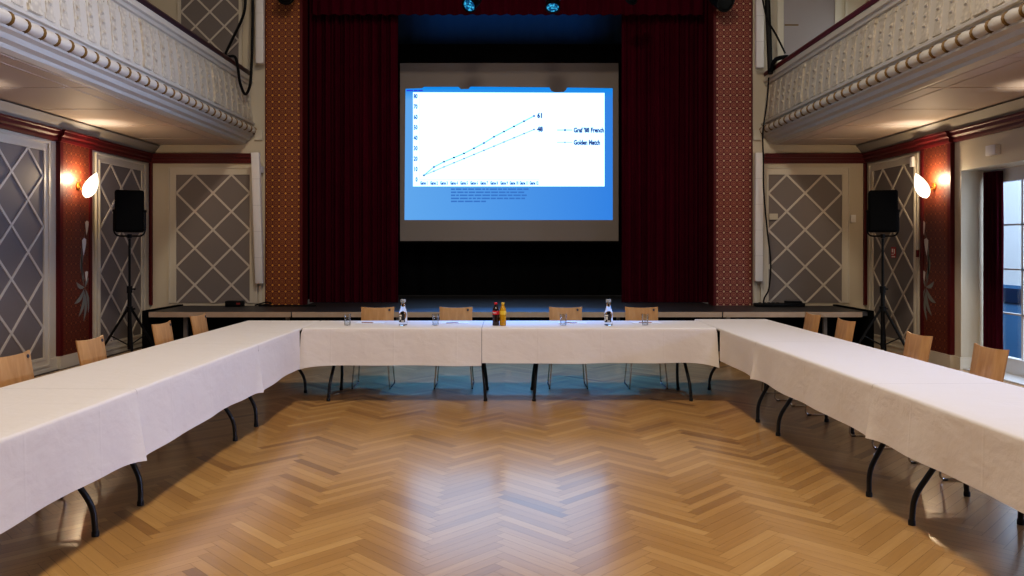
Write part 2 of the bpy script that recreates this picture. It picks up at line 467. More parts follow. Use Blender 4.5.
# ------------------------------------------------------------------ balconies
def bal_panel_mat():
    m = mat('relief_plaster', lin((206,196,176)), 0.5)
    nt = m.node_tree; b = nt.nodes['Principled BSDF']; L = nt.links
    tc = nt.nodes.new('ShaderNodeTexCoord')
    v = nt.nodes.new('ShaderNodeTexVoronoi'); v.inputs['Scale'].default_value = 22.0; L.new(tc.outputs['Object'], v.inputs['Vector'])
    bp = nt.nodes.new('ShaderNodeBump'); bp.inputs['Strength'].default_value = 0.35; bp.inputs['Distance'].default_value = 0.012; bp.invert = True
    L.new(v.outputs['Distance'], bp.inputs['Height']); L.new(bp.outputs[0], b.inputs['Normal'])
    r = nt.nodes.new('ShaderNodeValToRGB'); r.color_ramp.elements[0].position = 0.1; r.color_ramp.elements[0].color = lin((208,198,178))
    r.color_ramp.elements[1].position = 0.62; r.color_ramp.elements[1].color = lin((184,174,157))
    L.new(v.outputs['Distance'], r.inputs[0]); L.new(r.outputs[0], b.inputs['Base Color'])
    return m
relief_m = bal_panel_mat()
def balcony(s, label):
    t = thing('balcony', label, 'balcony')
    Y0, Y1 = 1.5, YB-0.004
    P = lambda pts: [(s*x, z) for x, z in pts]
    bm = B()
    extrude_y(bm, P([(4.23,3.17),(4.17,3.19),(4.165,3.225),(4.11,3.245),(4.10,3.29),(4.05,3.31),(4.05,3.335),(4.07,3.34),(4.07,3.48),
                     (4.03,3.485),(4.025,3.51),(4.06,3.53),(4.115,4.10),(4.09,4.11),(4.085,4.15),(4.06,4.165),(4.06,4.19),(4.085,4.20),(4.085,4.252),
                     (4.27,4.252),(4.27,3.17)]), Y0, Y1)
    obj('parapet', bm, bal_l, t)
    bm = B(); extrude_y(bm, P([(4.075,4.255),(4.07,4.30),(4.09,4.33),(4.26,4.33),(4.28,4.30),(4.28,4.255)]), Y0, Y1)
    obj('handrail', bm, redrail if s < 0 else redtrim, t)
    bm = B(); box(bm, s*4.27, s*5.695, Y0, Y1, 3.165, 3.24)
    y = 3.0
    while y < 12.5:
        box(bm, s*4.27, s*5.53, y, y+0.05, 3.161, 3.166); y += 1.26
    box(bm, s*4.45, s*4.475, Y0, Y1, 3.160, 3.166)
    obj('soffit', bm, soffit_m, t)
    # relief bands on the parapet face
    bm = B(); y = Y0+0.1; i = 0
    def xat(z): return 4.06 + (z-3.53)/0.57*0.055
    while y < Y1-0.1:
        wide = (i % 9 == 4)
        w2 = 0.075 if wide else 0.052; th = 0.026 if wide else 0.010
        for z0, z1, ww in ((3.535,4.095,w2), (3.54,3.61,w2+0.025), (4.02,4.09,w2+0.025)):
            q = [(s*(xat(z0)+0.01), z0),(s*(xat(z0)-th), z0+0.01),(s*(xat(z1)-th), z1-0.01),(s*(xat(z1)+0.01), z1)]
            extrude_y(bm, q, y-ww, y+ww)
        for zc in (3.70, 3.80, 3.90):
            extrude_y(bm, [(s*(xat(zc)-th+0.002), zc-0.03),(s*(xat(zc)-th-0.016), zc),(s*(xat(zc)-th+0.002), zc+0.03)], y-0.022, y+0.022)
        y += 0.235; i += 1
    obj('relief_panel', bm, relief_m, t)
    # bead moulding and gilt collars
    bm = B(); y = 12.45
    while y > Y0:
        a, b = y-0.105, y+0.105
        pts = []; rad = []
        for k in range(9):
            f = k/8; pts.append((s*4.052, a+(b-a)*f, 3.39)); rad.append(0.034+0.026*math.sin(PI*min(1,f**1.6))**0.6 if 0 < f < 1 else 0.03)
        tube(bm, pts, rad, 12)
        if y > 5.6:
            g = B(); tube(g, [(s*4.052, b-0.010, 3.39),(s*4.052, b+0.002, 3.39),(s*4.052, b+0.018, 3.39)], [0.047,0.063,0.038], 12)
            obj('gilt_collar', g, gold, t, True)
        y -= 0.22
    obj('bead_moulding', bm, bal_l, t, True)
    return t
balcony(-1, 'cream relief balcony front with dark wooden rail, the one with the looped cable')
balcony(1, 'cream relief balcony front with red rail, over the window side of the hall')

# ------------------------------------------------------------------ side pilasters with painted lilies
def poly_on(bm, s, pts, d):
    bm.faces.new([bm.verts.new((s*(XW-d), y, z)) for y, z in pts])
def leaf(y0, z0, y1, z1, w, k=8):
    a = Vector((y0, z0)); b = Vector((y1, z1)); t = (b-a); n = Vector((-t.y, t.x)).normalized()
    L_, R_ = [], []
    for i in range(k+1):
        f = i/k; ww = w*math.sin(PI*min(1, f*0.96+0.02))**0.8
        p = a + t*f + n*0.12*t.length*math.sin(PI*f)
        L_.append(tuple(p+n*ww)); R_.append(tuple(p-n*ww))
    return L_ + R_[::-1]
lily_w = mat('painted_white', lin((205,198,190)), 0.6); lily_g = mat('painted_leaf_grey', lin((120,122,116)), 0.6)
for s, y0, y1 in ((-1, 9.98, 10.71), (1, 10.10, 10.80)):
    bm = B(); box(bm, s*XW, s*(XW-0.045), y0, y1, 0.15, 2.87); o = trim(bm, paper_side)
    bm = B()
    for a, b in ((y0-0.02, y0+0.05), (y1-0.05, y1+0.02)): box(bm, s*XW, s*(XW-0.055), a, b, 0.15, 2.87)
    obj('red_edge', bm, redtrim, o)
    bm = B(); box(bm, s*XW, s*(XW-0.065), y0-0.03, y1+0.03, 0, 0.16); obj('plinth', bm, cream2, o)
    yc = y1-(0.17 if s < 0 else 0.12)
    bm = B(); d = 0.049
    for py, pz, hh, ww in ((yc+0.06, 1.76, 0.22, 0.045), (yc-0.01, 1.50, 0.26, 0.055), (yc+0.05, 1.12, 0.16, 0.04)):
        poly_on(bm, s, [(py-0.2*ww, pz-0.3*hh),(py+0.5*ww, pz),(py+1.0*ww, pz+0.35*hh),(py+1.05*ww, pz+0.55*hh),(py, pz+0.62*hh),(py-0.9*ww, pz+0.5*hh),(py-0.75*ww, pz+0.2*hh)], d)
    obj('painted_flower', bm, lily_w, o)
    bm = B(); d = 0.0475
    for a in ((yc,1.05,yc+0.03,1.75,0.012),(yc,1.0,yc-0.01,1.5,0.012),(yc+0.01,1.10,yc-0.07,1.45,0.03),(yc,0.98,yc-0.24,0.80,0.032),(yc,1.0,yc-0.2,1.08,0.028),
              (yc,0.95,yc-0.14,0.62,0.032),(yc+0.02,0.98,yc+0.10,0.66,0.03),(yc,0.95,yc-0.02,0.55,0.03),(yc+0.02,1.0,yc+0.11,1.12,0.025)):
        poly_on(bm, s, leaf(*a), d)
    obj('painted_leaf', bm, lily_g, o)

# ------------------------------------------------------------------ wall lamps
shade_m = emis('lit_opal_glass', (1.0, 0.86, 0.68, 1), 3.2)
def sconce(s, yc, label):
    t = thing('wall_sconce', label, 'wall lamp', (s*(XW-0.05), yc, 2.34))
    d = -s
    bm = B(); lathe(bm, [(0.05,0),(0.05,0.012),(0.03,0.02)], seg=16, M=Matrix.Rotation(d*PI/2, 4, 'Y')); obj('backplate', bm, brass, t, True)
    bm = B(); tube(bm, curvy([(d*0.015,0,0),(d*0.06,0,-0.06),(d*0.11,-0.01,-0.07),(d*0.15,-0.02,-0.03)]), 0.009); obj('arm', bm, brass, t, True)
    bm = B(); lathe(bm, [(0.022,-0.05),(0.026,0.0),(0.02,0.02)], c=(d*0.105,-0.01,-0.04), seg=12); obj('socket', bm, brass, t, True)
    bm = B()
    M = Matrix.Translation((d*0.185, -0.03, 0.0)) @ Matrix.Rotation(d*math.radians(24), 4, 'Y') @ Matrix.Diagonal((0.62, 1.0, 1.0, 1.0))
    prof = []
    for i in range(17):
        f = i/16; z = -0.17+0.36*f
        prof.append((0.115*(math.sin(PI*f**0.75)**0.8) if 0 < f < 1 else 0.001, z))
    lathe(bm, prof, seg=24, M=M); obj('lamp_shade', bm, shade_m, t, True)
    l = bpy.data.lights.new('wall_lamp_glow', 'POINT'); l.energy = 30.0; l.color = (1, 0.74, 0.46); l.shadow_soft_size = 0.05
    lo = bpy.data.objects.new('wall_lamp_glow', l); C.objects.link(lo); lo.location = (s*(XW-0.18), yc-0.05, 2.43)
def upward(s, y):
    l = bpy.data.lights.new('wall_lamp_uplight', 'SPOT'); l.energy = 20; l.color = (1, 0.86, 0.70); l.spot_size = math.radians(84); l.spot_blend = 0.9; l.shadow_soft_size = 0.03
    o = bpy.data.objects.new('wall_lamp_uplight', l); C.objects.link(o); o.location = (s*5.40, y, 2.62); o.rotation_euler = Vector((-s*0.12, 0.0, 1.0)).to_track_quat('-Z', 'Y').to_euler()
for s_, y_ in ((-1, 10.35), (1, 10.45), (-1, 7.75), (1, 7.85)): upward(s_, y_)
sconce(-1, 10.38, 'lit leaf-shaped wall lamp facing the window, above painted lilies')
sconce(1, 10.47, 'lit leaf-shaped wall lamp on the red pilaster beside the window')

# ------------------------------------------------------------------ window in the right wall
wframe = mat('white_window_paint', lin((214,216,220)), 0.4)
XF = 6.10
bm = B()
box(bm, XF-0.03, XF+0.05, WY0, WY0+0.07, 0.0, WZ); box(bm, XF-0.03, XF+0.05, WY1-0.07, WY1, 0.0, WZ)
box(bm, XF-0.03, XF+0.05, WY0, WY1, WZ-0.16, WZ); box(bm, XF-0.05, XF+0.05, WY0, WY1, 0.0, 0.2)
win = struct('window_1', bm, wframe)
bm = B()
for z in (0.73, 1.27, 1.81): box(bm, XF-0.012, XF+0.03, WY0+0.07, WY1-0.07, z-0.010, z+0.010)
for y in (WY0+0.6, WY0+1.2): box(bm, XF-0.012, XF+0.03, y-0.02, y+0.02, 0.2, WZ-0.16)
obj('window_muntin', bm, wframe, win)
bm = B(); box(bm, XF+0.006, XF+0.012, WY0+0.06, WY1-0.06, 0.19, WZ-0.15); obj('window_pane', bm, pane_m, win)
bm = B(); box(bm, XW+0.02, XF, WY0, WY1-0.03, 0.0, 0.015); obj('window_sill', bm, wframe, win)

def curtain_mesh(path, z0, z1, nz=10, thick=0.0):
    """path: list of (x, y) at fine spacing"""
    bm = B(); rows = []
    for k in range(nz+1):
        f = k/nz; z = z0+(z1-z0)*f; sw = 0.01*math.sin(7*f)
        rows.append([bm.verts.new((x, y+sw*math.sin(i*0.9), z)) for i, (x, y) in enumerate(path)])
    for k in range(nz):
        for i in range(len(path)-1):
            bm.faces.new([rows[k][i], rows[k][i+1], rows[k+1][i+1], rows[k+1][i]])
    return bm
path = []
for i in range(61):
    f = i/60
    path.append((5.955+0.03*math.sin(f*PI*9)+0.06*f, 9.90-0.28*f))
tag(obj('window_curtain', curtain_mesh(path, 0.16, WZ-0.03), wcurt_m, None, True, False), 'dark plum curtain gathered at the side of the window', 'curtain')

# building seen through the window
t = thing('outside_building', 'bluish building seen through the window', 'building', (0,0,0))
bm = B(); box(bm, 9.5, 9.7, 2, 20, 0.82, 7); obj('upper_facade', bm, mat('pale_render', lin((226,232,240)), 0.8), t)
bm = B(); box(bm, 9.47, 9.7, 2, 20, -0.6, 0.815); obj('lower_facade', bm, mat('blue_render', lin((70,120,165)), 0.8), t)
bm = B(); box(bm, 9.44, 9.465, 14.35, 15.4, 0.5, 0.76); obj('dark_opening', bm, mat('dark_blue_glass', lin((20,50,80)), 0.3), t)

# ------------------------------------------------------------------ stage
SZ, YF = 0.61, 11.3
st = thing('stage', 'low dark stage with pale front edge running across the hall end', 'stage')
bm = B(); box(bm, -5.15, 5.15, YF+0.012, YB-0.045, SZ-0.06, SZ); box(bm, -3.255, 3.255, YB-0.045, 15.4, SZ-0.06, SZ); obj('deck', bm, stagewd, st)
for a, b in ((-5.14,-3.11),(-3.09,3.06),(3.08,5.07)):
    bm = B(); box(bm, a, b, YF, YF+0.012, SZ-0.075, SZ); obj('edge_strip', bm, strip_m, st)
for x in (-4.68, -3.2, -1.6, 0, 1.6, 3.2, 4.6):
    bm = B(); box(bm, x-0.025, x+0.025, YF+0.15, YF+0.2, 0, SZ-0.061); obj('leg', bm, mat('grey_steel', lin((110,104,98)), 0.5) if 'grey_steel' not in bpy.data.materials else bpy.data.materials['grey_steel'], st)
bm = B(); box(bm, -5.14, 5.14, YF+0.32, YF+0.34, 0.004, SZ-0.061); obj('skirt', bm, blackm, st)
for a in (-5.23, 5.15):
    bm = B(); box(bm, a+0.004, a+0.076, YF-0.02, YB-0.045, 0, SZ+0.02); obj('end_panel', bm, blackm, st)

def stage_curtain(x0, x1, y, z0, z1, folds, amp, label):
    N = folds*10; pth = []
    for i in range(N+1):
        f = i/N
        a = amp*(0.65+0.5*noise.noise(Vector((f*9+x0, 1.7, 0))))
        ph = f*folds*2*PI + 1.2*noise.noise(Vector((f*6, x0, 3)))
        pth.append((x0+(x1-x0)*f + 0.012*math.sin(ph*0.5), y+a*math.sin(ph)))
    return tag(obj('stage_curtain', curtain_mesh(pth, z0, z1, 8), curt_m, None, True, False), label, 'curtain')
stage_curtain(-3.30, -1.83, 13.15, SZ+0.01, 6.5, 19, 0.05, 'dark red velvet stage curtain drawn to the amber patterned pillar')
stage_curtain(1.89, 3.40, 13.15, SZ+0.01, 6.5, 19, 0.05, 'dark red velvet stage curtain on the window side of the screen')
# valance
bm = B(); N = 220; rows = []
for k in range(5):
    row = []
    for i in range(N+1):
        f = i/N; x = -3.2+6.4*f
        zb = 5.36-0.02*abs(math.sin(f*PI*34))
        z = zb+(6.6-zb)*k/4
        row.append(bm.verts.new((x, 12.95+0.03*math.sin(f*2*PI*34), z)))
    rows.append(row)
for k in range(4):
    for i in range(N): bm.faces.new([rows[k][i], rows[k][i+1], rows[k+1][i+1], rows[k+1][i]])
tag(obj('curtain_valance', bm, curt_m, None, True, False), 'gathered dark red valance across the top of the stage', 'valance')
# black masking and backdrop
pth = [(-3.5+7.0*i/120, 15.1+0.03*math.sin(i*0.9)) for i in range(121)]
tag(obj('backdrop_drape', curtain_mesh(pth, SZ+0.01, 7.0), blackm, None, True, False), 'black drape hanging at the back of the stage', 'drape')
for s, lb in ((-1, 'black side drape behind the curtain by the amber pillar'), (1, 'black side drape behind the curtain on the window side')):
    pth = [(s*3.52+0.02*math.sin(i*0.9), 12.9+2.1*i/60) for i in range(61)]
    tag(obj('side_drape', curtain_mesh(pth, SZ+0.01, 7.0), blackm, None, True, False), lb, 'drape')
pth = [(-2.6+5.2*i/120, 14.78+0.006*math.sin(i*0.9)) for i in range(121)]
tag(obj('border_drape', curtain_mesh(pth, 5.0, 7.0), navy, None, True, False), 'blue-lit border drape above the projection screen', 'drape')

# ------------------------------------------------------------------ projection screen with the slide
YS = 14.5
def sx(px): return (px-508)*YS/F
def sz(py): return HC + (247-py)*YS/F
ps = thing('projection_screen', 'large projection screen showing a line chart on a blue slide', 'projection screen', (0, YS, 0))
def scr(name, bm, m): return obj(name, bm, m, ps)
bm = B(); box(bm, sx(400), sx(618.5), 0, 0.012, sz(241), sz(63)); fab = scr('screen_fabric', bm, mat('grey_screen_cloth', lin((150,140,132)), 0.8))
bm = B(); box(bm, sx(396), sx(622), -0.06, 0.08, sz(62.5), sz(45)); scr('roller_casing', bm, blackm)
bm = B(); box(bm, sx(399.3), sx(619.2), -0.015, 0.02, sz(243), sz(241)); box(bm, sx(399.0), sx(400), -0.003, 0.012, sz(241), sz(63)); box(bm, sx(618.5), sx(619.3), -0.003, 0.012, sz(241), sz(63)); scr('frame', bm, blackm)
def slide_blue():
    m = emis('slide_blue', (0,0,0,1), 1.0); nt = m.node_tree; L = nt.links
    e = [n for n in nt.nodes if n.type == 'EMISSION'][0]
    tc = nt.nodes.new('ShaderNodeTexCoord'); sp = nt.nodes.new('ShaderNodeSeparateXYZ'); L.new(tc.outputs['Object'], sp.inputs[0])
    mr = nt.nodes.new('ShaderNodeMapRange'); mr.inputs[1].default_value = sx(405); mr.inputs[2].default_value = sx(612); L.new(sp.outputs[0], mr.inputs[0])
    r = nt.nodes.new('ShaderNodeValToRGB'); r.color_ramp.elements[0].color = lin((100,166,236)); r.color_ramp.elements[1].color = lin((58,132,226))
    L.new(mr.outputs[0], r.inputs[0])
    mz = nt.nodes.new('ShaderNodeMapRange'); mz.inputs[1].default_value = sz(100); mz.inputs[2].default_value = sz(88); L.new(sp.outputs[2], mz.inputs[0])
    mx = nt.nodes.new('ShaderNodeMix'); mx.data_type = 'RGBA'; L.new(mz.outputs[0], mx.inputs[0]); L.new(r.outputs[0], mx.inputs[6]); mx.inputs[7].default_value = lin((22,140,236))
    L.new(mx.outputs[2], e.inputs[0]); return m
def flat(bm, pts, d): bm.faces.new([bm.verts.new((sx(x), -d, sz(y))) for x, y in pts])
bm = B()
flat(bm, [(404.5,220),(612.7,220),(612.7,88.3),(567,87.6),(566,90),(563.5,92),(555,92.3),(551,90.6),(549.5,87.4),(470.5,86.7),(468.5,89),(461,89.2),(458.5,86.9),(424,86.9),(422,88.2),(405.5,88.8)], 0.003)  # top-edge notches are spotlight shadows cut into the slide outline
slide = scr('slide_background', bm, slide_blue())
bm = B(); flat(bm, [(413,186.4),(604.5,186.4),(604.5,93.0),(413,92.3)], 0.005)
def slide_white():
    m = emis('slide_white', (0.37, 0.63, 1.0, 1), 2.75); return m
scr('chart_panel', bm, slide_white())
def seg(bm, p, q, w, d):
    a = Vector(p); b = Vector(q); n = Vector((-(b-a).y, (b-a).x)).normalized()*w/2
    flat(bm, [tuple(a+n), tuple(b+n), tuple(b-n), tuple(a-n)], d)
S1 = [4,12,17,21,25,30,35,41,46,51,56,61]; S2 = [4,8,12,16,20,24,28,32,36,40,44,48]
def cx(i): return 424.0+10.0*i
def cy(v): return 179.5-(179.5-96.3)/80*v
bm1, bmk1, bm2, bmk2 = B(), B(), B(), B()
for S, bl, bk, w in ((S1, bm1, bmk1, 1.0), (S2, bm2, bmk2, 0.8)):
    for i in range(11): seg(bl, (cx(i), cy(S[i])), (cx(i+1), cy(S[i+1])), w, 0.007)
    for i in range(12):
        r = 0.85 if S is S1 else 0.7
        flat(bk, [(cx(i)-r*1.2, cy(S[i])+r),(cx(i)+r*1.2, cy(S[i])+r),(cx(i)+r*1.2, cy(S[i])-r),(cx(i)-r*1.2, cy(S[i])-r)], 0.009)
bl1 = B(); seg(bl1, (557.2,130.1),(572.2,130.1), 0.8, 0.007); flat(bmk1, [(564,131),(566,131),(566,129.2),(564,129.2)], 0.009)
bl2 = B(); seg(bl2, (557.2,142.4),(572.2,142.4), 0.55, 0.007); flat(bmk2, [(564.2,143),(565.6,143),(565.6,141.8),(564.2,141.8)], 0.009)
mc1 = emis('chart_cyan', lin((110,222,240))); scr('upper_line', bm1, mc1); scr('legend_line', bl1, mc1); scr('upper_marker', bmk1, emis('chart_navy', lin((20,60,120))))
mc2 = emis('chart_pale', lin((140,185,212))); scr('lower_line', bm2, mc2); scr('legend_line', bl2, mc2); scr('lower_marker', bmk2, emis('chart_slate', lin((80,120,165))))
bm = B(); seg(bm, (419.5,179.5),(539,179.5), 0.25, 0.006); seg(bm, (419.5,179.5),(419.5,95), 0.2, 0.006)
for i in range(13): seg(bm, (419.5+10*i-0.5,179.5),(419.5+10*i-0.5,180.4), 0.2, 0.0065)
scr('chart_axis', bm, emis('chart_axis_pale', lin((205,222,236))))
def text_into(bm, s, px, py, h, d, xs=0.8, align='LEFT', bold=0.0):
    """lettering with its baseline at (px, py), h = cap height, all in slide units"""
    k = YS/F
    cu = bpy.data.curves.new('lettering', 'FONT'); cu.body = s; cu.size = 1.0; cu.align_x = align; cu.resolution_u = 2; cu.offset = bold
    o = bpy.data.objects.new('lettering', cu); C.objects.link(o)
    dg = bpy.context.evaluated_depsgraph_get(); dg.update()
    me = bpy.data.meshes.new_from_object(o.evaluated_get(dg))
    sc_ = h*k/0.70
    me.transform(Matrix.Translation((sx(px), -d, sz(py))) @ Matrix.Rotation(PI/2, 4, 'X') @ Matrix.Diagonal((sc_*xs, sc_, 1, 1)))
    bm.from_mesh(me); bpy.data.meshes.remove(me); bpy.data.objects.remove(o); bpy.data.curves.remove(cu)
bm = B()
text_into(bm, '61', 537.2, 117.8, 4.6, 0.008, 0.85, bold=0.06); text_into(bm, '48', 537.2, 131.4, 4.6, 0.008, 0.85, bold=0.06)
text_into(bm, "Graf '88 French", 573.6, 132.4, 4.6, 0.008, 0.73, bold=0.055); text_into(bm, 'Golden Match', 573.6, 144.7, 4.6, 0.008, 0.70, bold=0.055)
scr('chart_lettering', bm, emis('slide_navy_ink', lin((38,58,120))))
bm = B()
for v in range(0, 90, 10):
    text_into(bm, str(v), 417.6, cy(v)+2.0, 4.2, 0.008, 0.65, 'RIGHT', 0.05)
for i in range(12):
    text_into(bm, 'Game %d' % (i+1), cx(i), 184.6, 3.2, 0.008, 0.52, 'CENTER', 0.06)
scr('axis_lettering', bm, emis('slide_blue_ink', lin((48,96,176))))
bm = B(); rnd = random.Random(3)
for r_, (y, x1) in enumerate(((189.2,528.5),(192.3,527),(195.3,529),(198.4,525),(201.4,486))):
    x = 451.0
    while x < x1-2:
        w = rnd.uniform(2.5, 8.5); w = min(w, x1-x)
        flat(bm, [(x,y+0.75),(x+w,y+0.75),(x+w,y-0.75),(x,y-0.75)], 0.006); x += w+0.9
scr('slide_paragraph', bm, emis('slide_grey_blue', lin((62,118,198))))
bm = B()
for x, w in ((406.5,6.5),(413.7,4.0),(418.2,4.6)): flat(bm, [(x,91.3),(x+w,91.3),(x+w,89.9),(x,89.9)], 0.006)
scr('slide_heading', bm, emis('slide_violet', lin((50,70,225))))

# ------------------------------------------------------------------ stage spotlights on an overhead bar
bm = B(); tube(bm, [(-4.2,12.3,6.35),(4.2,12.3,6.35)], 0.03)
tag(obj('lighting_rail', bm, black, None, True), 'black pipe above the stage front carrying the spotlights', 'rail')
def spot(loc, aim, label, lit, size=1.0):
    t = thing('stage_spotlight', label, 'spotlight', loc, 0, 'stage spotlights')
    d = (Vector(aim)-Vector(loc)).normalized(); q = d.to_track_quat('Z', 'Y').to_matrix().to_4x4()
    R = 0.105*size
    bm = B(); lathe(bm, [(0.05,-0.34),(R*0.8,-0.32),(R,-0.22),(R,-0.01),(R*1.12,-0.01),(R*1.12,0.012),(R*0.93,0.012),(R*0.9,-0.02),(0.001,-0.02)], seg=24, M=q); obj('housing', bm, black, t, True)
    bm = B(); lathe(bm, [(R*0.9,-0.015),(R*0.85,0.0),(0.001,0.008)], seg=24, M=q)
    if lit:
        lm = bpy.data.materials.get('blue_lens')
        if not lm:
            lm = emis('blue_lens', lin((40,165,225)), 1.0); nt = lm.node_tree; e = [n for n in nt.nodes if n.type == 'EMISSION'][0]
            tc = nt.nodes.new('ShaderNodeTexCoord'); v = nt.nodes.new('ShaderNodeTexVoronoi'); v.inputs['Scale'].default_value = 26
            nt.links.new(tc.outputs['Object'], v.inputs['Vector'])
            r = nt.nodes.new('ShaderNodeValToRGB'); r.color_ramp.elements[0].position = 0.25; r.color_ramp.elements[0].color = lin((70,190,240)); r.color_ramp.elements[1].position = 0.6; r.color_ramp.elements[1].color = lin((14,70,110))
            nt.links.new(v.outputs['Distance'], r.inputs[0]); nt.links.new(r.outputs[0], e.inputs[0])
    else: lm = black
    obj('lens', bm, lm, t, True)
    hz = 6.35-0.032-loc[2]; yb = 12.3-loc[1]
    bm = B(); tube(bm, [q @ Vector((R*1.05,0,-0.14)), Vector((R*0.9, yb, hz*0.55)), Vector((0, yb, hz-0.02))], 0.01)
    tube(bm, [q @ Vector((-R*1.05,0,-0.14)), Vector((-R*0.9, yb, hz*0.55)), Vector((0, yb, hz-0.02))], 0.01); obj('yoke', bm, black, t)
    bm = B(); tube(bm, [(0,yb,hz-0.06),(0,yb,hz-0.002)], 0.022); obj('clamp', bm, black, t)
    return t
spot((-0.60,12.2,5.27), (-2.2,9.4,2.6), 'blue-lit stage spotlight with tilted narrow lens over the screen', True)
spot((0.69,12.2,5.24), (0.5,10.2,1.5), 'blue-lit stage spotlight with round lens near the stage centre', True)
spot((1.90,12.2,5.36), (1.2,14.2,4.2), 'unlit black stage spotlight at the screen edge, window side', False, 0.85)
spot((3.36,12.2,5.32), (3.9,10.8,4.4), 'unlit black stage spotlight before the cool-lit patterned pillar', False, 1.3)
spot((-3.44,12.2,5.42), (-3.4,10.6,4.4), 'unlit black stage spotlight before the amber patterned pillar', False, 1.2)

# ------------------------------------------------------------------ folding tables and cloths
TW = 0.80
def make_table(L, name='folding_table'):
    t = thing(name, 'x', 'table')
    bm = B(); rbox(bm, -TW/2+0.008, TW/2-0.008, -L/2+0.004, L/2-0.004, 0.70, 0.734, 0.008, 2); obj('tabletop', bm, mat('table_laminate', lin((120,100,80)), 0.5) if 'table_laminate' not in bpy.data.materials else bpy.data.materials['table_laminate'], t)
    for e in (-1, 1):
        y = e*(L/2-0.24)
        for s in (-1, 1):
            bm = B(); tube(bm, rounded([(s*0.10, y-e*0.05, 0.698),(s*0.115, y-e*0.045, 0.46),(s*0.30, y-e*0.01, 0.16),(s*0.305, y, 0.012)], 0.07), 0.0155, 10)
            lg = obj('leg', bm, steel_b, t, True)
            bm = B(); lathe(bm, [(0.019,0.0),(0.019,0.022),(0.016,0.03)], c=(s*0.305, y, 0.001), seg=12); obj('foot_cap', bm, rubber, lg, True)
        bm = B(); tube(bm, [(-0.15, y-e*0.035, 0.40),(0.15, y-e*0.035, 0.40)], 0.011); obj('cross_brace', bm, steel_b, t, True)
        bm = B(); tube(bm, [(-0.22, y-e*0.05, 0.685),(0.22, y-e*0.05, 0.685)], 0.013); obj('hinge_bar', bm, steel_b, t, True)
        bm = B(); tube(bm, [(0, y-e*0.035, 0.40),(0, y-e*0.5, 0.69)], 0.008); obj('folding_stay', bm, steel_b, t, True)
    return t
ZC = 0.740
def cloth(loc, rz, L, hang_in, hang_out, label, seed, in_range=None, flare=(0.05,0.05), corner=(0.02,0.02), w=TW, wing=(0.0,0.0)):
    """long cloth: local +x is the side that hangs into the U"""
    r = 0.018; hw = w/2+0.006
    NY = max(40, int(L*36)); bm = B(); rows = []
    for j in range(NY+1):
        f = j/NY; y = -L/2+0.0011 + (L-0.0022)*f
        e0 = math.exp(-(f*L)/0.10); e1 = math.exp(-((1-f)*L)/0.10)
        n1 = noise.noise(Vector((y*1.7, seed*3.1, 0.5))); n2 = noise.noise(Vector((y*4.5, seed*1.3, 2.5)))
        fl = flare[0]*e0+flare[1]*e1
        drop = hang_in + 0.010*n1 + corner[0]*e0 + corner[1]*e1
        hid = in_range and not (in_range[0] <= y <= in_range[1])
        row = []
        K = 12
        dO = hang_out + 0.01*noise.noise(Vector((y*2, seed, 9)))
        for k in range(6): 
            d = dO*(1-k/6); row.append((-hw-0.012*(d/dO)*(1+0.5*n2), ZC-r-(d)*(1 if d > r else 1)))
        for k in range(5):
            a = PI-(PI/2)*k/4; row.append((-hw+r+r*math.cos(a), ZC-r+r*math.sin(a)))
        for k in range(1, 10):
            x = -hw+r+(2*hw-2*r)*k/10; row.append((x, ZC))
        for k in range(5):
            a = PI/2-(PI/2)*k/4; row.append((hw-r+r*math.cos(a), ZC-r+r*math.sin(a)))
        for k in range(1, K+1):
            g = k/K; d = (drop-r)*g
            if hid: d = 0.0; g = 0
            wav = 0.012*g*(1+n1) + 0.006*g*n2 + 0.006*g*g*math.sin(y*9+seed) + fl*g**1.3
            row.append((hw+wav+0.0, ZC-r-d - (0.0004*k if hid else 0)))
        nk = len(row)
        rows.append([bm.verts.new((x, y + (wing[1]*e1-wing[0]*e0)*(0.35+0.65*(i-(nk-K-1))/K if i >= nk-K else 0), z)) for i, (x, z) in enumerate(row)])
    for j in range(NY):
        for i in range(len(rows[0])-1):
            bm.faces.new([rows[j][i], rows[j][i+1], rows[j+1][i+1], rows[j+1][i]])
    o = obj('tablecloth', bm, cloth_m, None, True, True)
    o.location = loc; o.rotation_euler = (0, 0, rz)
    return tag(o, label, 'tablecloth', 'white tablecloths')
base_t = make_table(2.05)
first = [True]
def place_table(loc, rz, label):
    g = 'folding tables set in a U'
    if first[0]:
        base_t.location = loc; base_t.rotation_euler = (0, 0, rz); base_t['label'] = label; base_t['group'] = g; first[0] = False; return base_t
    return dup(base_t, loc, rz, label, g)
# the row facing the window
rl = -0.014
for i, (yc, lt, lc) in enumerate(((7.565, 'black-legged folding table at the stage end of the row away from the window', 'white cloth on the row away from the window, the piece nearest the stage'),
                                  (5.495, 'black-legged folding table in the middle of the row away from the window', 'white cloth in the middle of the row away from the window'),
                                  (3.425, 'black-legged folding table nearest the viewer in the row away from the window', 'white cloth nearest the viewer in the row away from the window'))):
    xin = -2.04-(8.6-yc)*0.014
    place_table((xin-TW/2, yc, 0), rl, lt)
    cloth((xin-TW/2, yc, 0), rl, 2.07, 0.385, 0.20, lc, i+1, in_range=(-9, 0.185) if i == 0 else None, flare=(0.02, 0.045), corner=(0.01, 0.02))
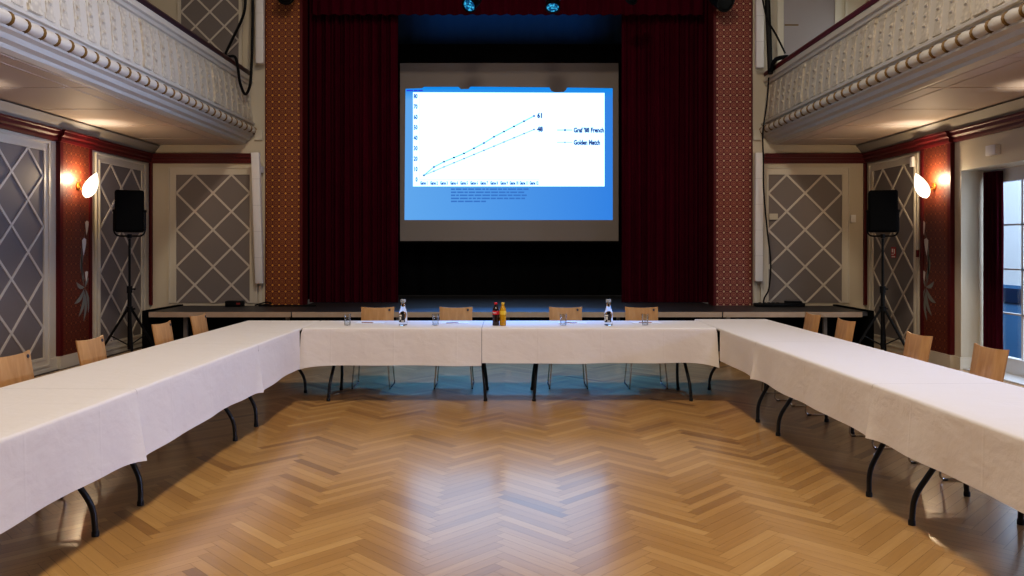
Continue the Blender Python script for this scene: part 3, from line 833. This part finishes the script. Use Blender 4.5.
# the window row
rr = PI+0.016
for i, (yc, lt, lc) in enumerate(((7.735, 'black-legged folding table at the stage end of the window-side row', 'white cloth on the window-side row, the piece nearest the stage'),
                                  (5.665, 'black-legged folding table in the middle of the window-side row', 'white cloth in the middle of the window-side row'),
                                  (3.595, 'black-legged folding table nearest the viewer in the window-side row', 'white cloth nearest the viewer in the window-side row'))):
    xin = 2.072+(8.7-yc)*0.016
    place_table((xin+TW/2, yc, 0), rr, lt)
    cloth((xin+TW/2, yc, 0), rr, 2.07, 0.31, 0.20, lc, i+11, in_range=(-0.005, 9) if i == 0 else None, flare=(0.035, 0.02), corner=(0.01, 0.01))
# head table
place_table((-1.01, 8.2, 0), -PI/2, 'black-legged folding table of the head row, beside the row away from the window')
place_table((1.045, 8.2, 0), -PI/2, 'black-legged folding table of the head row, on the window side')
cloth((-1.145, 8.2, 0), -PI/2, 1.77, 0.368, 0.20, 'shorter white cloth on the head table, on the end away from the window', 21, flare=(0.018, 0.0), corner=(0.045, 0.0), wing=(0.035, 0.0))
cloth((0.90, 8.2, 0), -PI/2, 2.315, 0.345, 0.20, 'longer white cloth on the head table under the soda bottles, window side', 22, flare=(0.012, 0.018), corner=(0.0, 0.045), wing=(0.0, 0.02))

# ------------------------------------------------------------------ chairs
def make_chair():
    t = thing('meeting_chair', 'x', 'chair')
    # seat: bent ply, sitter looks along +y
    bm = B(); rows = []; N, K = 10, 10
    def sheet(fn, th_n, nu, nv):
        top = [[bm.verts.new(fn(i/nu, j/nv, 0)) for i in range(nu+1)] for j in range(nv+1)]
        bot = [[bm.verts.new(fn(i/nu, j/nv, 1)) for i in range(nu+1)] for j in range(nv+1)]
        for j in range(nv):
            for i in range(nu):
                bm.faces.new([top[j][i], top[j][i+1], top[j+1][i+1], top[j+1][i]]); bm.faces.new([bot[j][i], bot[j+1][i], bot[j+1][i+1], bot[j][i+1]])
        for j in range(nv):
            bm.faces.new([top[j][0], top[j+1][0], bot[j+1][0], bot[j][0]]); bm.faces.new([top[j][nu], bot[j][nu], bot[j+1][nu], top[j+1][nu]])
        for i in range(nu):
            bm.faces.new([top[0][i], bot[0][i], bot[0][i+1], top[0][i+1]]); bm.faces.new([top[nv][i], top[nv][i+1], bot[nv][i+1], bot[nv][i]])
    def fs(u, v, k):
        x = (u-0.5)*(0.40-0.04*(1-v)); y = -0.19+0.39*v
        z = 0.45 - 0.03*max(0, (v-0.82)/0.18)**2 + 0.012*((u-0.5)*2)**2 - 0.012*k + 0.02*max(0, (0.2-v)/0.2)**2
        return (x, y, z)
    sheet(fs, 0, 10, 12); obj('seat', bm, beech, t, True)
    bm = B()
    def fb(u, v, k):
        z = 0.468+0.392*v; a = (u-0.5)*2
        w = 0.355+0.022*v
        bend = -0.020*max(0, (abs(a)-0.5)/0.5)
        zt = z - (0.010*(1-a*a)*v)
        y = -0.185-0.070*v + bend - 0.010*k
        return (a*w/2, y, zt)
    sheet(fb, 0, 16, 8); br = obj('backrest', bm, beech, t, True)
    bm = B(); lathe(bm, [(0.013,0),(0.012,0.003)], seg=12, M=Matrix.Translation((-0.135, -0.2545, 0.826)) @ Matrix.Rotation(-PI/2+0.18, 4, 'X')); obj('badge', bm, mat('dark_badge', lin((70,72,84)), 0.4, metal=0.5), br)
    for s in (-1, 1):
        bm = B()
        tube(bm, rounded([(0,-0.165,0.426),(s*0.168,-0.165,0.426),(s*0.172,0.15,0.426),(s*0.205,0.185,0.0095),(s*0.205,-0.195,0.0095),(s*0.172,-0.135,0.42)], 0.04), 0.0075, 8)
        sf = obj('side_frame', bm, chrome, t, True)
        bm = B()
        for y in (0.15, -0.16): tube(bm, [(s*0.205, y-0.015, 0.0085),(s*0.205, y+0.015, 0.0085)], 0.0083, 8)
        obj('glide', bm, rubber, sf)
    bm = B()
    for y in (0.10, -0.12): tube(bm, [(-0.172,y,0.424),(0.172,y,0.424)], 0.007)
    obj('cross_rod', bm, chrome, t, True)
    return t
base_c = make_chair(); fc = [True]
def place_chair(x, y, rz, label, badge=True):
    g = 'beech chairs round the U of tables'
    if fc[0]:
        base_c.location = (x, y, 0); base_c.rotation_euler = (0, 0, rz); base_c['label'] = label; base_c['group'] = g; fc[0] = False; return
    r = dup(base_c, (x, y, 0), rz, label, g)
    if not badge:
        for ch in r.children_recursive:
            if ch.name.startswith('badge'): bpy.data.objects.remove(ch)
# head row, facing the viewer
for x, lb in ((-1.483, 'beech chair at the head table next to the water bottle away from the window'), (-0.592, 'beech chair at the head table just beside the dark soda bottle'),
              (0.655, 'beech chair at the head table between the juice bottle and a water bottle'), (1.52, 'beech chair at the head table, the one nearest the window wall')):
    place_chair(x, 8.72, PI, lb)
for x, y, lb in ((-2.85, 7.97, 'beech chair closest to the stage in the row away from the window'), (-2.855, 7.14, 'beech chair second from the stage in the row away from the window'),
                 (-2.855, 5.92, 'beech chair third from the stage, below the painted lilies away from the window'), (-2.89, 5.04, 'beech chair nearest the viewer in the row away from the window')):
    place_chair(x, y, -PI/2, lb)
for x, y, lb in ((2.85, 8.1, 'beech chair closest to the stage in the window-side row'), (2.90, 7.42, 'beech chair second from the stage in the window-side row'),
                 (2.955, 6.21, 'beech chair third from the stage, before the red pilaster on the window side'), (3.03, 5.41, 'beech chair nearest the viewer, before the window')):
    place_chair(x, y, PI/2, lb, False)

# ------------------------------------------------------------------ things on the head table
ZT = ZC+0.0015
water_m = glass_mat('still_water', (0.93,0.96,0.97,1)); cap_m = mat('grey_cap', lin((150,155,160)), 0.35)
lab_d = mat('dark_print', lin((28,30,36)), 0.5); lab_w = mat('white_print', lin((230,228,222)), 0.5)
def water_bottle(x, y, label):
    t = thing('water_bottle', label, 'bottle', (x, y, ZT), 0.3, 'water bottles on the head table')
    bm = B(); lathe(bm, [(0.036,0),(0.043,0.006),(0.043,0.12),(0.040,0.145),(0.026,0.185),(0.0225,0.20),(0.0225,0.232),(0.026,0.236),(0.026,0.242)], seg=24); obj('bottle_body', bm, glass_m, t, True)
    bm = B(); lathe(bm, [(0.0275,0.234),(0.0285,0.24),(0.0285,0.262),(0.026,0.266)], seg=20); obj('cap', bm, cap_m, t, True)
    bm = B(); N = 16
    def band(r, a0, a1, z0, z1):
        lo = []; hi = []
        for i in range(N+1):
            a = a0+(a1-a0)*i/N; lo.append(bm.verts.new((r*math.cos(a), r*math.sin(a), z0))); hi.append(bm.verts.new((r*math.cos(a), r*math.sin(a), z1)))
        for i in range(N): bm.faces.new([lo[i], lo[i+1], hi[i+1], hi[i]])
    band(0.0436, -PI*0.98, -PI*0.42, 0.035, 0.118); lb = obj('printed_label', bm, lab_d, t, True, False)
    bm = B()
    for a0, a1, z0, z1 in ((-0.93,-0.66,0.095,0.110),(-0.93,-0.86,0.045,0.09),(-0.80,-0.70,0.06,0.09),(-0.72,-0.5,0.042,0.052)): band(0.0440, PI*a0, PI*a1, z0, z1)
    obj('label_print', bm, lab_w, lb, True, False)
    return t
water_bottle(-1.07, 8.06, 'clear water bottle with dark print on the head table, away from the window')
water_bottle(1.025, 8.06, 'clear water bottle with dark print on the head table, window side')
def soda(x, y, label, liq, capc, labc):
    t = thing('soda_bottle', label, 'bottle', (x, y, ZT), 0.0, 'soft drink bottles on the head table')
    bm = B(); lathe(bm, [(0.030,0),(0.0345,0.006),(0.0345,0.05),(0.033,0.075),(0.0345,0.10),(0.0345,0.150),(0.027,0.178),(0.0165,0.198),(0.0145,0.215),(0.016,0.218),(0.016,0.222)], seg=20)
    obj('bottle_body', bm, mat('drink_'+capc, liq, 0.12, spec=0.6), t, True)
    bm = B(); lathe(bm, [(0.017,0.216),(0.018,0.221),(0.017,0.233),(0.013,0.235)], seg=16); obj('crown_cap', bm, mat('cap_'+capc, labc, 0.4), t, True)
    bm = B(); lathe(bm, [(0.0350,0.112),(0.0353,0.114),(0.0353,0.149),(0.0346,0.151)], seg=20); lb = obj('paper_label', bm, mat('label_'+capc, labc, 0.5), t, True)
    return t, lb
t_, lb_ = soda(-0.124, 8.04, 'dark soda bottle with red label on the head table', lin((34,12,8)), 'red', lin((196,24,34)))
bm = B()
for i in range(14):
    a0 = -PI*0.82+i*0.08; z = 0.131+0.005*math.sin(i*1.3)
    p = [(0.0358*math.cos(a), 0.0358*math.sin(a), zz) for a, zz in ((a0,z-0.003),(a0+0.09,z-0.003),(a0+0.09,z+0.004),(a0,z+0.004))]
    bm.faces.new([bm.verts.new(c) for c in p])
obj('label_script', bm, lab_w, lb_, False, False)
soda(-0.0525, 8.04, 'yellow juice bottle with yellow cap beside the dark soda bottle', lin((190,138,14)), 'yellow', lin((226,190,60)))
def tumbler(x, y, label):
    t = thing('water_glass', label, 'glass', (x, y, ZT), 0, 'water glasses on the head table')
    bm = B(); lathe(bm, [(0.028,0),(0.030,0.004),(0.036,0.115),(0.0345,0.115),(0.0285,0.012),(0.001,0.011)], seg=24); obj('glass_wall', bm, thin_m, t, True)
    return t
tumbler(-1.64, 8.07, 'empty water glass nearest the end of the head table away from the window')
tumbler(-0.74, 8.07, 'empty water glass between the water bottle and the dark soda bottle')
tumbler(0.565, 8.07, 'empty water glass just beside the window-side water bottle, towards the soda bottles')
tumbler(1.40, 8.07, 'empty water glass on the head table nearest the window row')
paper = mat('notepaper', lin((238,238,240)), 0.7)
pen_m = mat('pen_barrel', lin((150,96,52)), 0.4)
for x, l1, l2 in ((-1.45, 'white note sheet on the head table, before the chair farthest from the window', 'pen on the note sheet farthest from the window'),
                  (-0.56, 'white note sheet on the head table beside the dark soda bottle', 'pen on the note sheet beside the dark soda bottle'),
                  (0.68, 'white note sheet on the head table behind the glass near the window-side water bottle', 'pen beside the note sheet near the window-side water bottle'),
                  (1.46, 'white note sheet on the head table nearest the window row', 'pen beside the note sheet nearest the window row')):
    bm = B(); box(bm, -0.15, 0.15, -0.105, 0.105, 0, 0.003); o = tag(obj('note_sheet', bm, paper), l1, 'paper', 'note sheets on the head table'); o.location = (x, 8.33, ZT); o.rotation_euler = (0,0,random.uniform(-0.12,0.12))
    bm = B(); tube(bm, [(-0.07,0,0),(0.055,0,0),(0.07,0,0)], [0.0042,0.0042,0.001], 8); o = tag(obj('pen', bm, pen_m), l2, 'pen', 'pens on the head table'); o.location = (x-0.02, 8.27, ZT+0.0078); o.rotation_euler = (0,0,random.uniform(-0.5,0.5))

# ------------------------------------------------------------------ loudspeakers on tripods
def tripod(x, y, label):
    t = thing('speaker_stand', label, 'stand', (x, y, 0), 0.2)
    bm = B(); tube(bm, [(0,0,0.18),(0,0,1.0)], 0.026, 12); obj('outer_pole', bm, black, t, True)
    bm = B(); tube(bm, [(0,0,0.95),(0,0,1.655)], 0.0155, 12); obj('inner_pole', bm, black, t, True)
    bm = B(); tube(bm, [(0,0,0.93),(0,0,1.02)], 0.036, 12); tube(bm, [(0,0,0.68),(0,0,0.75)], 0.042, 12); tube(bm, [(0,0,0.22),(0,0,0.27)], 0.03, 12); obj('collar', bm, black, t, True)
    bm = B(); tube(bm, [(0.02,0,0.98),(0.075,0,0.98)], 0.012, 10); tube(bm, [(0.03,0,0.71),(0.07,0,0.72)], 0.012, 10); obj('knob', bm, black, t, True)
    for k in range(3):
        a = 2*PI*k/3 + PI - 0.2; c, s = math.cos(a), math.sin(a)
        bm = B(); tube(bm, [(c*0.03,s*0.03,0.71),(c*0.47,s*0.47,0.02)], 0.017, 8)
        lg = obj('leg', bm, black, t, True)
        bm = B(); tube(bm, [(c*0.45,s*0.45,0.045),(c*0.48,s*0.48,0.010)], 0.0155, 8); obj('rubber_foot', bm, rubber, lg, True)
        bm = B(); tube(bm, [(c*0.03,s*0.03,0.245),(c*0.25,s*0.25,0.36)], 0.008, 8); obj('brace', bm, black, t, True)
    return t
def pa_speaker(x, y, rz, label):
    t = thing('loudspeaker', label, 'loudspeaker', (x, y, 1.66), rz)
    bm = B(); rbox(bm, -0.176, 0.176, -0.160, 0.160, 0.075, 0.628, 0.03, 3); cb = obj('cabinet', bm, blackm, t, True)
    bm = B(); rbox(bm, -0.155, 0.155, -0.169, -0.161, 0.10, 0.605, 0.003, 1); obj('grille', bm, mat('black_grille', lin((7,7,8)), 0.8, spec=0.1, bump=(160,0.5,0.003)) if 'black_grille' not in bpy.data.materials else bpy.data.materials['black_grille'], t)
    bm = B(); tube(bm, rounded([(-0.187,0,0.36),(-0.189,0,0.08),(-0.15,0,0.025),(0.15,0,0.025),(0.189,0,0.08),(0.189,0,0.36)], 0.05), 0.011, 8); obj('yoke_bracket', bm, black, t, True)
    bm = B(); tube(bm, [(0,0,-0.003+0.002),(0,0,0.05)], 0.028, 12); obj('pole_socket', bm, black, t, True)
    bm = B()
    for s in (-1, 1): tube(bm, [(s*0.174,0,0.36),(s*0.206,0,0.36)], 0.017, 12)
    obj('knob', bm, black, t, True)
    return t
tripod(-5.03, 10.5, 'black tripod speaker stand on the side away from the window')
pa_speaker(-5.03, 10.5, 0.43, 'black loudspeaker on the tripod away from the window')
tripod(4.98, 10.5, 'black tripod speaker stand on the window side')
pa_speaker(4.98, 10.5, -0.40, 'black loudspeaker on the window-side tripod')

# slim white column loudspeakers beside the proscenium
def column_speaker(x, z0, z1, tilt, label):
    t = thing('column_loudspeaker', label, 'loudspeaker', (x, YB-0.09, 0), 0)
    h = z1-z0
    bm = B(); rbox(bm, -0.062, 0.062, -0.055, 0.035, 0, h, 0.012, 2); o = obj('cabinet', bm, white_pl, t, True); o.location = (0, -0.02, z0); o.rotation_euler = (tilt, 0, 0)
    bm = B(); k = int(h/0.42)
    for i in range(1, k+1): box(bm, -0.0628, 0.0628, -0.0558, 0.0, i*h/(k+1)-0.003, i*h/(k+1)+0.003)
    g = obj('joint_line', bm, mat('seam_grey', lin((198,196,194)), 0.5) if 'seam_grey' not in bpy.data.materials else bpy.data.materials['seam_grey'], o)
    bm = B(); box(bm, -0.03, 0.03, 0.02-tilt*h*0.3, 0.075, z0+0.3*h, z0+0.36*h); obj('wall_mount', bm, white_pl, t); bm = B(); box(bm, -0.03, 0.03, 0.02-tilt*h*0.85, 0.075, z0+0.85*h, z0+0.90*h); obj('wall_mount', bm, white_pl, t)
    return t
column_speaker(-3.915, 0.97, 3.02, 0.10, 'slim white column loudspeaker beside the amber pillar, under balcony height')
column_speaker(3.945, 1.0, 3.02, 0.02, 'slim white column loudspeaker beside the cool-lit pillar, under balcony height')
column_speaker(-3.91, 4.43, 6.4, 0.0, 'slim white column loudspeaker high beside the amber pillar')
column_speaker(3.965, 4.36, 6.4, 0.0, 'slim white column loudspeaker high beside the cool-lit pillar')

# ------------------------------------------------------------------ cables and small equipment
bm = B()
tube(bm, curvy([(-4.12,12.40,5.6),(-4.13,12.36,5.2),(-4.20,12.05,4.72),(-4.22,11.80,4.42),(-4.17,11.72,4.365),(-4.05,11.72,4.36),(-4.02,11.76,4.2),(-4.01,11.82,4.0),(-4.01,12.04,3.87),(-4.01,12.24,4.0),(-4.01,12.33,4.25),(-4.00,12.36,4.8),(-4.0,12.38,5.6)]), 0.021)
tag(obj('hanging_cable', bm, black, None, True), 'thick black cable looping over the end of the dark balcony rail', 'cable')
bm = B()
tube(bm, curvy([(4.03,12.28,5.6),(4.03,12.25,5.2),(4.03,12.2,4.8),(4.025,12.12,4.2)]), 0.042)
tube(bm, curvy([(3.93,12.3,5.6),(4.0,12.22,5.1),(4.08,12.0,4.75),(4.16,11.86,4.45)]), 0.014)
tube(bm, curvy([(4.025,12.10,4.24),(4.03,11.95,4.35),(4.07,11.84,4.372),(4.17,11.76,4.37)]), 0.034)
tag(obj('hanging_cable', bm, black, None, True), 'black cable bundle hanging down onto the end of the red balcony rail', 'cable')
bm = B()
tube(bm, curvy([(4.0,12.12,4.14),(3.98,12.15,3.75),(3.93,12.18,3.3),(3.96,12.25,2.9),(3.99,12.32,2.4),(4.05,12.34,1.8),(4.11,12.36,1.3),(4.09,12.38,0.9),(3.99,12.3,0.74),(3.95,12.22,0.63)]), 0.012)
tag(obj('trailing_cable', bm, black, None, True), 'thin black cable running down the wall panel to the stage', 'cable')
t = thing('power_box', 'small black power box with red display on the stage end', 'power box', (-4.28, 12.38, SZ+0.002))
bm = B(); rbox(bm, -0.13, 0.13, -0.08, 0.08, 0, 0.085, 0.008); obj('case', bm, black, t, True)
bm = B(); box(bm, 0.05, 0.11, -0.084, -0.0805, 0.03, 0.06); obj('display', bm, mat('dull_red', lin((120,26,20)), 0.4), t)
bm = B(); tube(bm, curvy([(-3.98,12.42,SZ+0.014),(-3.8,12.44,SZ+0.06),(-3.72,12.4,SZ+0.04),(-3.9,12.36,SZ+0.014),(-3.6,12.34,SZ+0.014),(-3.0,12.36,SZ+0.014)]), 0.011)
tag(obj('floor_cable', bm, black, None, True), 'black cable coiled on the stage beside the power box', 'cable')
t = thing('stage_box', 'flat black cable box lying on the stage under the dangling cable', 'cable box', (4.22, 12.36, SZ+0.002))
bm = B(); rbox(bm, -0.36, 0.40, -0.09, 0.09, 0, 0.05, 0.008); rbox(bm, 0.12, 0.36, -0.06, 0.06, 0.05, 0.085, 0.008); obj('case', bm, black, t, True)
bm = B()
for k in range(5): lathe(bm, [(0.022,0),(0.022,0.012)], c=(-0.28+0.07*k, 0, 0.05), seg=12)
obj('socket', bm, rubber, t)

# small wall fittings
bm = B(); rbox(bm, XW-0.072, XW-0.003, 9.13, 9.32, 2.61, 2.73, 0.008); tag(obj('wall_detector', bm, white_pl, None, True), 'small white sensor box on the wall above the window corner', 'sensor')
bm = B(); rbox(bm, XW-0.075, XW-0.036, 11.0, 11.07, 2.66, 2.80, 0.006); tag(obj('contact_switch', bm, white_pl, None, True), 'small white fitting at the top of the panel beside the wall lamp', 'switch')
t = thing('wall_sign', 'small red and white sign on the lattice panel behind the loudspeaker', 'sign', (XW-0.028, 11.62, 1.46))
bm = B(); box(bm, -0.004, 0, -0.07, 0.07, -0.08, 0.08); obj('sign_plate', bm, mat('sign_red', lin((170,30,36)), 0.4), t)
bm = B()
for y0, y1, z0, z1 in ((-0.05,0.05,-0.07,-0.055),(-0.045,-0.02,-0.02,0.05),(0.005,0.045,0.0,0.055),(-0.01,0.05,-0.035,-0.02)): box(bm, -0.0055, -0.0042, y0, y1, z0, z1)
obj('sign_symbol', bm, lab_w, t)
bm = B(); box(bm, XW-0.075, XW-0.0465, 10.86, 10.90, 1.40, 1.50); tag(obj('alarm_switch', bm, redtrim), 'small red alarm point on the pilaster edge near the window', 'alarm')
bm = B(); rbox(bm, 5.45, 5.53, YB-0.03, YB-0.003, 1.93, 2.05, 0.006); tag(obj('wall_switch', bm, white_pl, None, True), 'white switch on the wall beside the red corner post', 'switch')
bm = B(); rbox(bm, 4.14, 4.28, YB-0.06, YB-0.030, 1.97, 2.07, 0.006, 1); tag(obj('socket_box', bm, mat('beige_plastic', lin((190,180,160)), 0.5), None, True), 'beige socket box on the lattice panel beside the dangling cable', 'socket')

# ------------------------------------------------------------------ lights
def area(name, loc, aim, sx_, sy_, power, col, shape='RECTANGLE', spread=PI):
    l = bpy.data.lights.new(name, 'AREA'); l.shape = shape; l.size = sx_
    if shape in ('RECTANGLE', 'ELLIPSE'): l.size_y = sy_
    l.energy = power; l.color = col; l.spread = spread
    o = bpy.data.objects.new(name, l); C.objects.link(o); o.location = loc
    o.rotation_euler = (Vector(aim)-Vector(loc)).to_track_quat('-Z', 'Y').to_euler(); return o
area('chandelier_and_fill', (0.0, 4.6, 8.6), (0, 4.6, 0), 1.2, 1.2, 395, (1.0, 0.86, 0.70), 'DISK')
area('chandelier_and_fill', (0.0, -2.2, 8.0), (0, -0.5, 0), 1.2, 1.2, 330, (1.0, 0.84, 0.68), 'DISK')  # added behind the camera as frontal fill for the hanging cloth faces
area('daylight_near', (5.6, 4.6, 2.4), (-4.2, 5.6, 3.2), 2.2, 0.8, 16, (0.46, 0.60, 1.0), spread=math.radians(34))
area('daylight_mid', (5.6, 6.8, 2.4), (-4.2, 8.2, 3.2), 1.6, 0.8, 16, (0.46, 0.60, 1.0), spread=math.radians(34))
area('daylight_low', (5.6, 4.8, 1.75), (-2.1, 5.2, 0.6), 3.4, 0.5, 36, (0.42, 0.55, 1.0), spread=math.radians(70))
area('blue_side_fill', (3.8, 4.2, 5.6), (-2.6, 5.2, 0.8), 3.0, 1.4, 76, (0.48, 0.60, 1.0))  # added cool fill for the side cloths; no window stands there
area('street_daylight', (6.7, 11.0, 5.5), (9.5, 11.5, 1.5), 9.0, 3.0, 1100, (0.58, 0.76, 1.0))
area('street_daylight_near', (7.5, 7.4, 2.0), (5.9, 9.94, 1.4), 2.0, 2.2, 140, (0.70, 0.82, 1.0))
def spotl(name, loc, aim, power, col, ang, blend=0.4, r=0.06):
    l = bpy.data.lights.new(name, 'SPOT'); l.energy = power; l.color = col; l.spot_size = math.radians(ang); l.spot_blend = blend; l.shadow_soft_size = r
    o = bpy.data.objects.new(name, l); C.objects.link(o); o.location = loc
    o.rotation_euler = (Vector(aim)-Vector(loc)).to_track_quat('-Z', 'Y').to_euler()
spotl('blue_stage_beam', (-0.62, 12.14, 5.14), (-0.4, 10.1, 0), 1300, (0.02, 0.28, 1.0), 48)
spotl('blue_stage_beam', (0.69, 12.14, 5.10), (0.5, 10.1, 0), 1300, (0.02, 0.28, 1.0), 48)
area('blue_border_wash', (0, 13.4, 5.35), (0, 14.78, 5.95), 3.2, 0.1, 3.6, (0.03, 0.36, 0.8), spread=math.radians(50))

w = bpy.data.worlds.new('world'); sc.world = w; w.use_nodes = True
bg = w.node_tree.nodes['Background']; bg.inputs[0].default_value = (1.0, 0.86, 0.76, 1); bg.inputs[1].default_value = 0.038
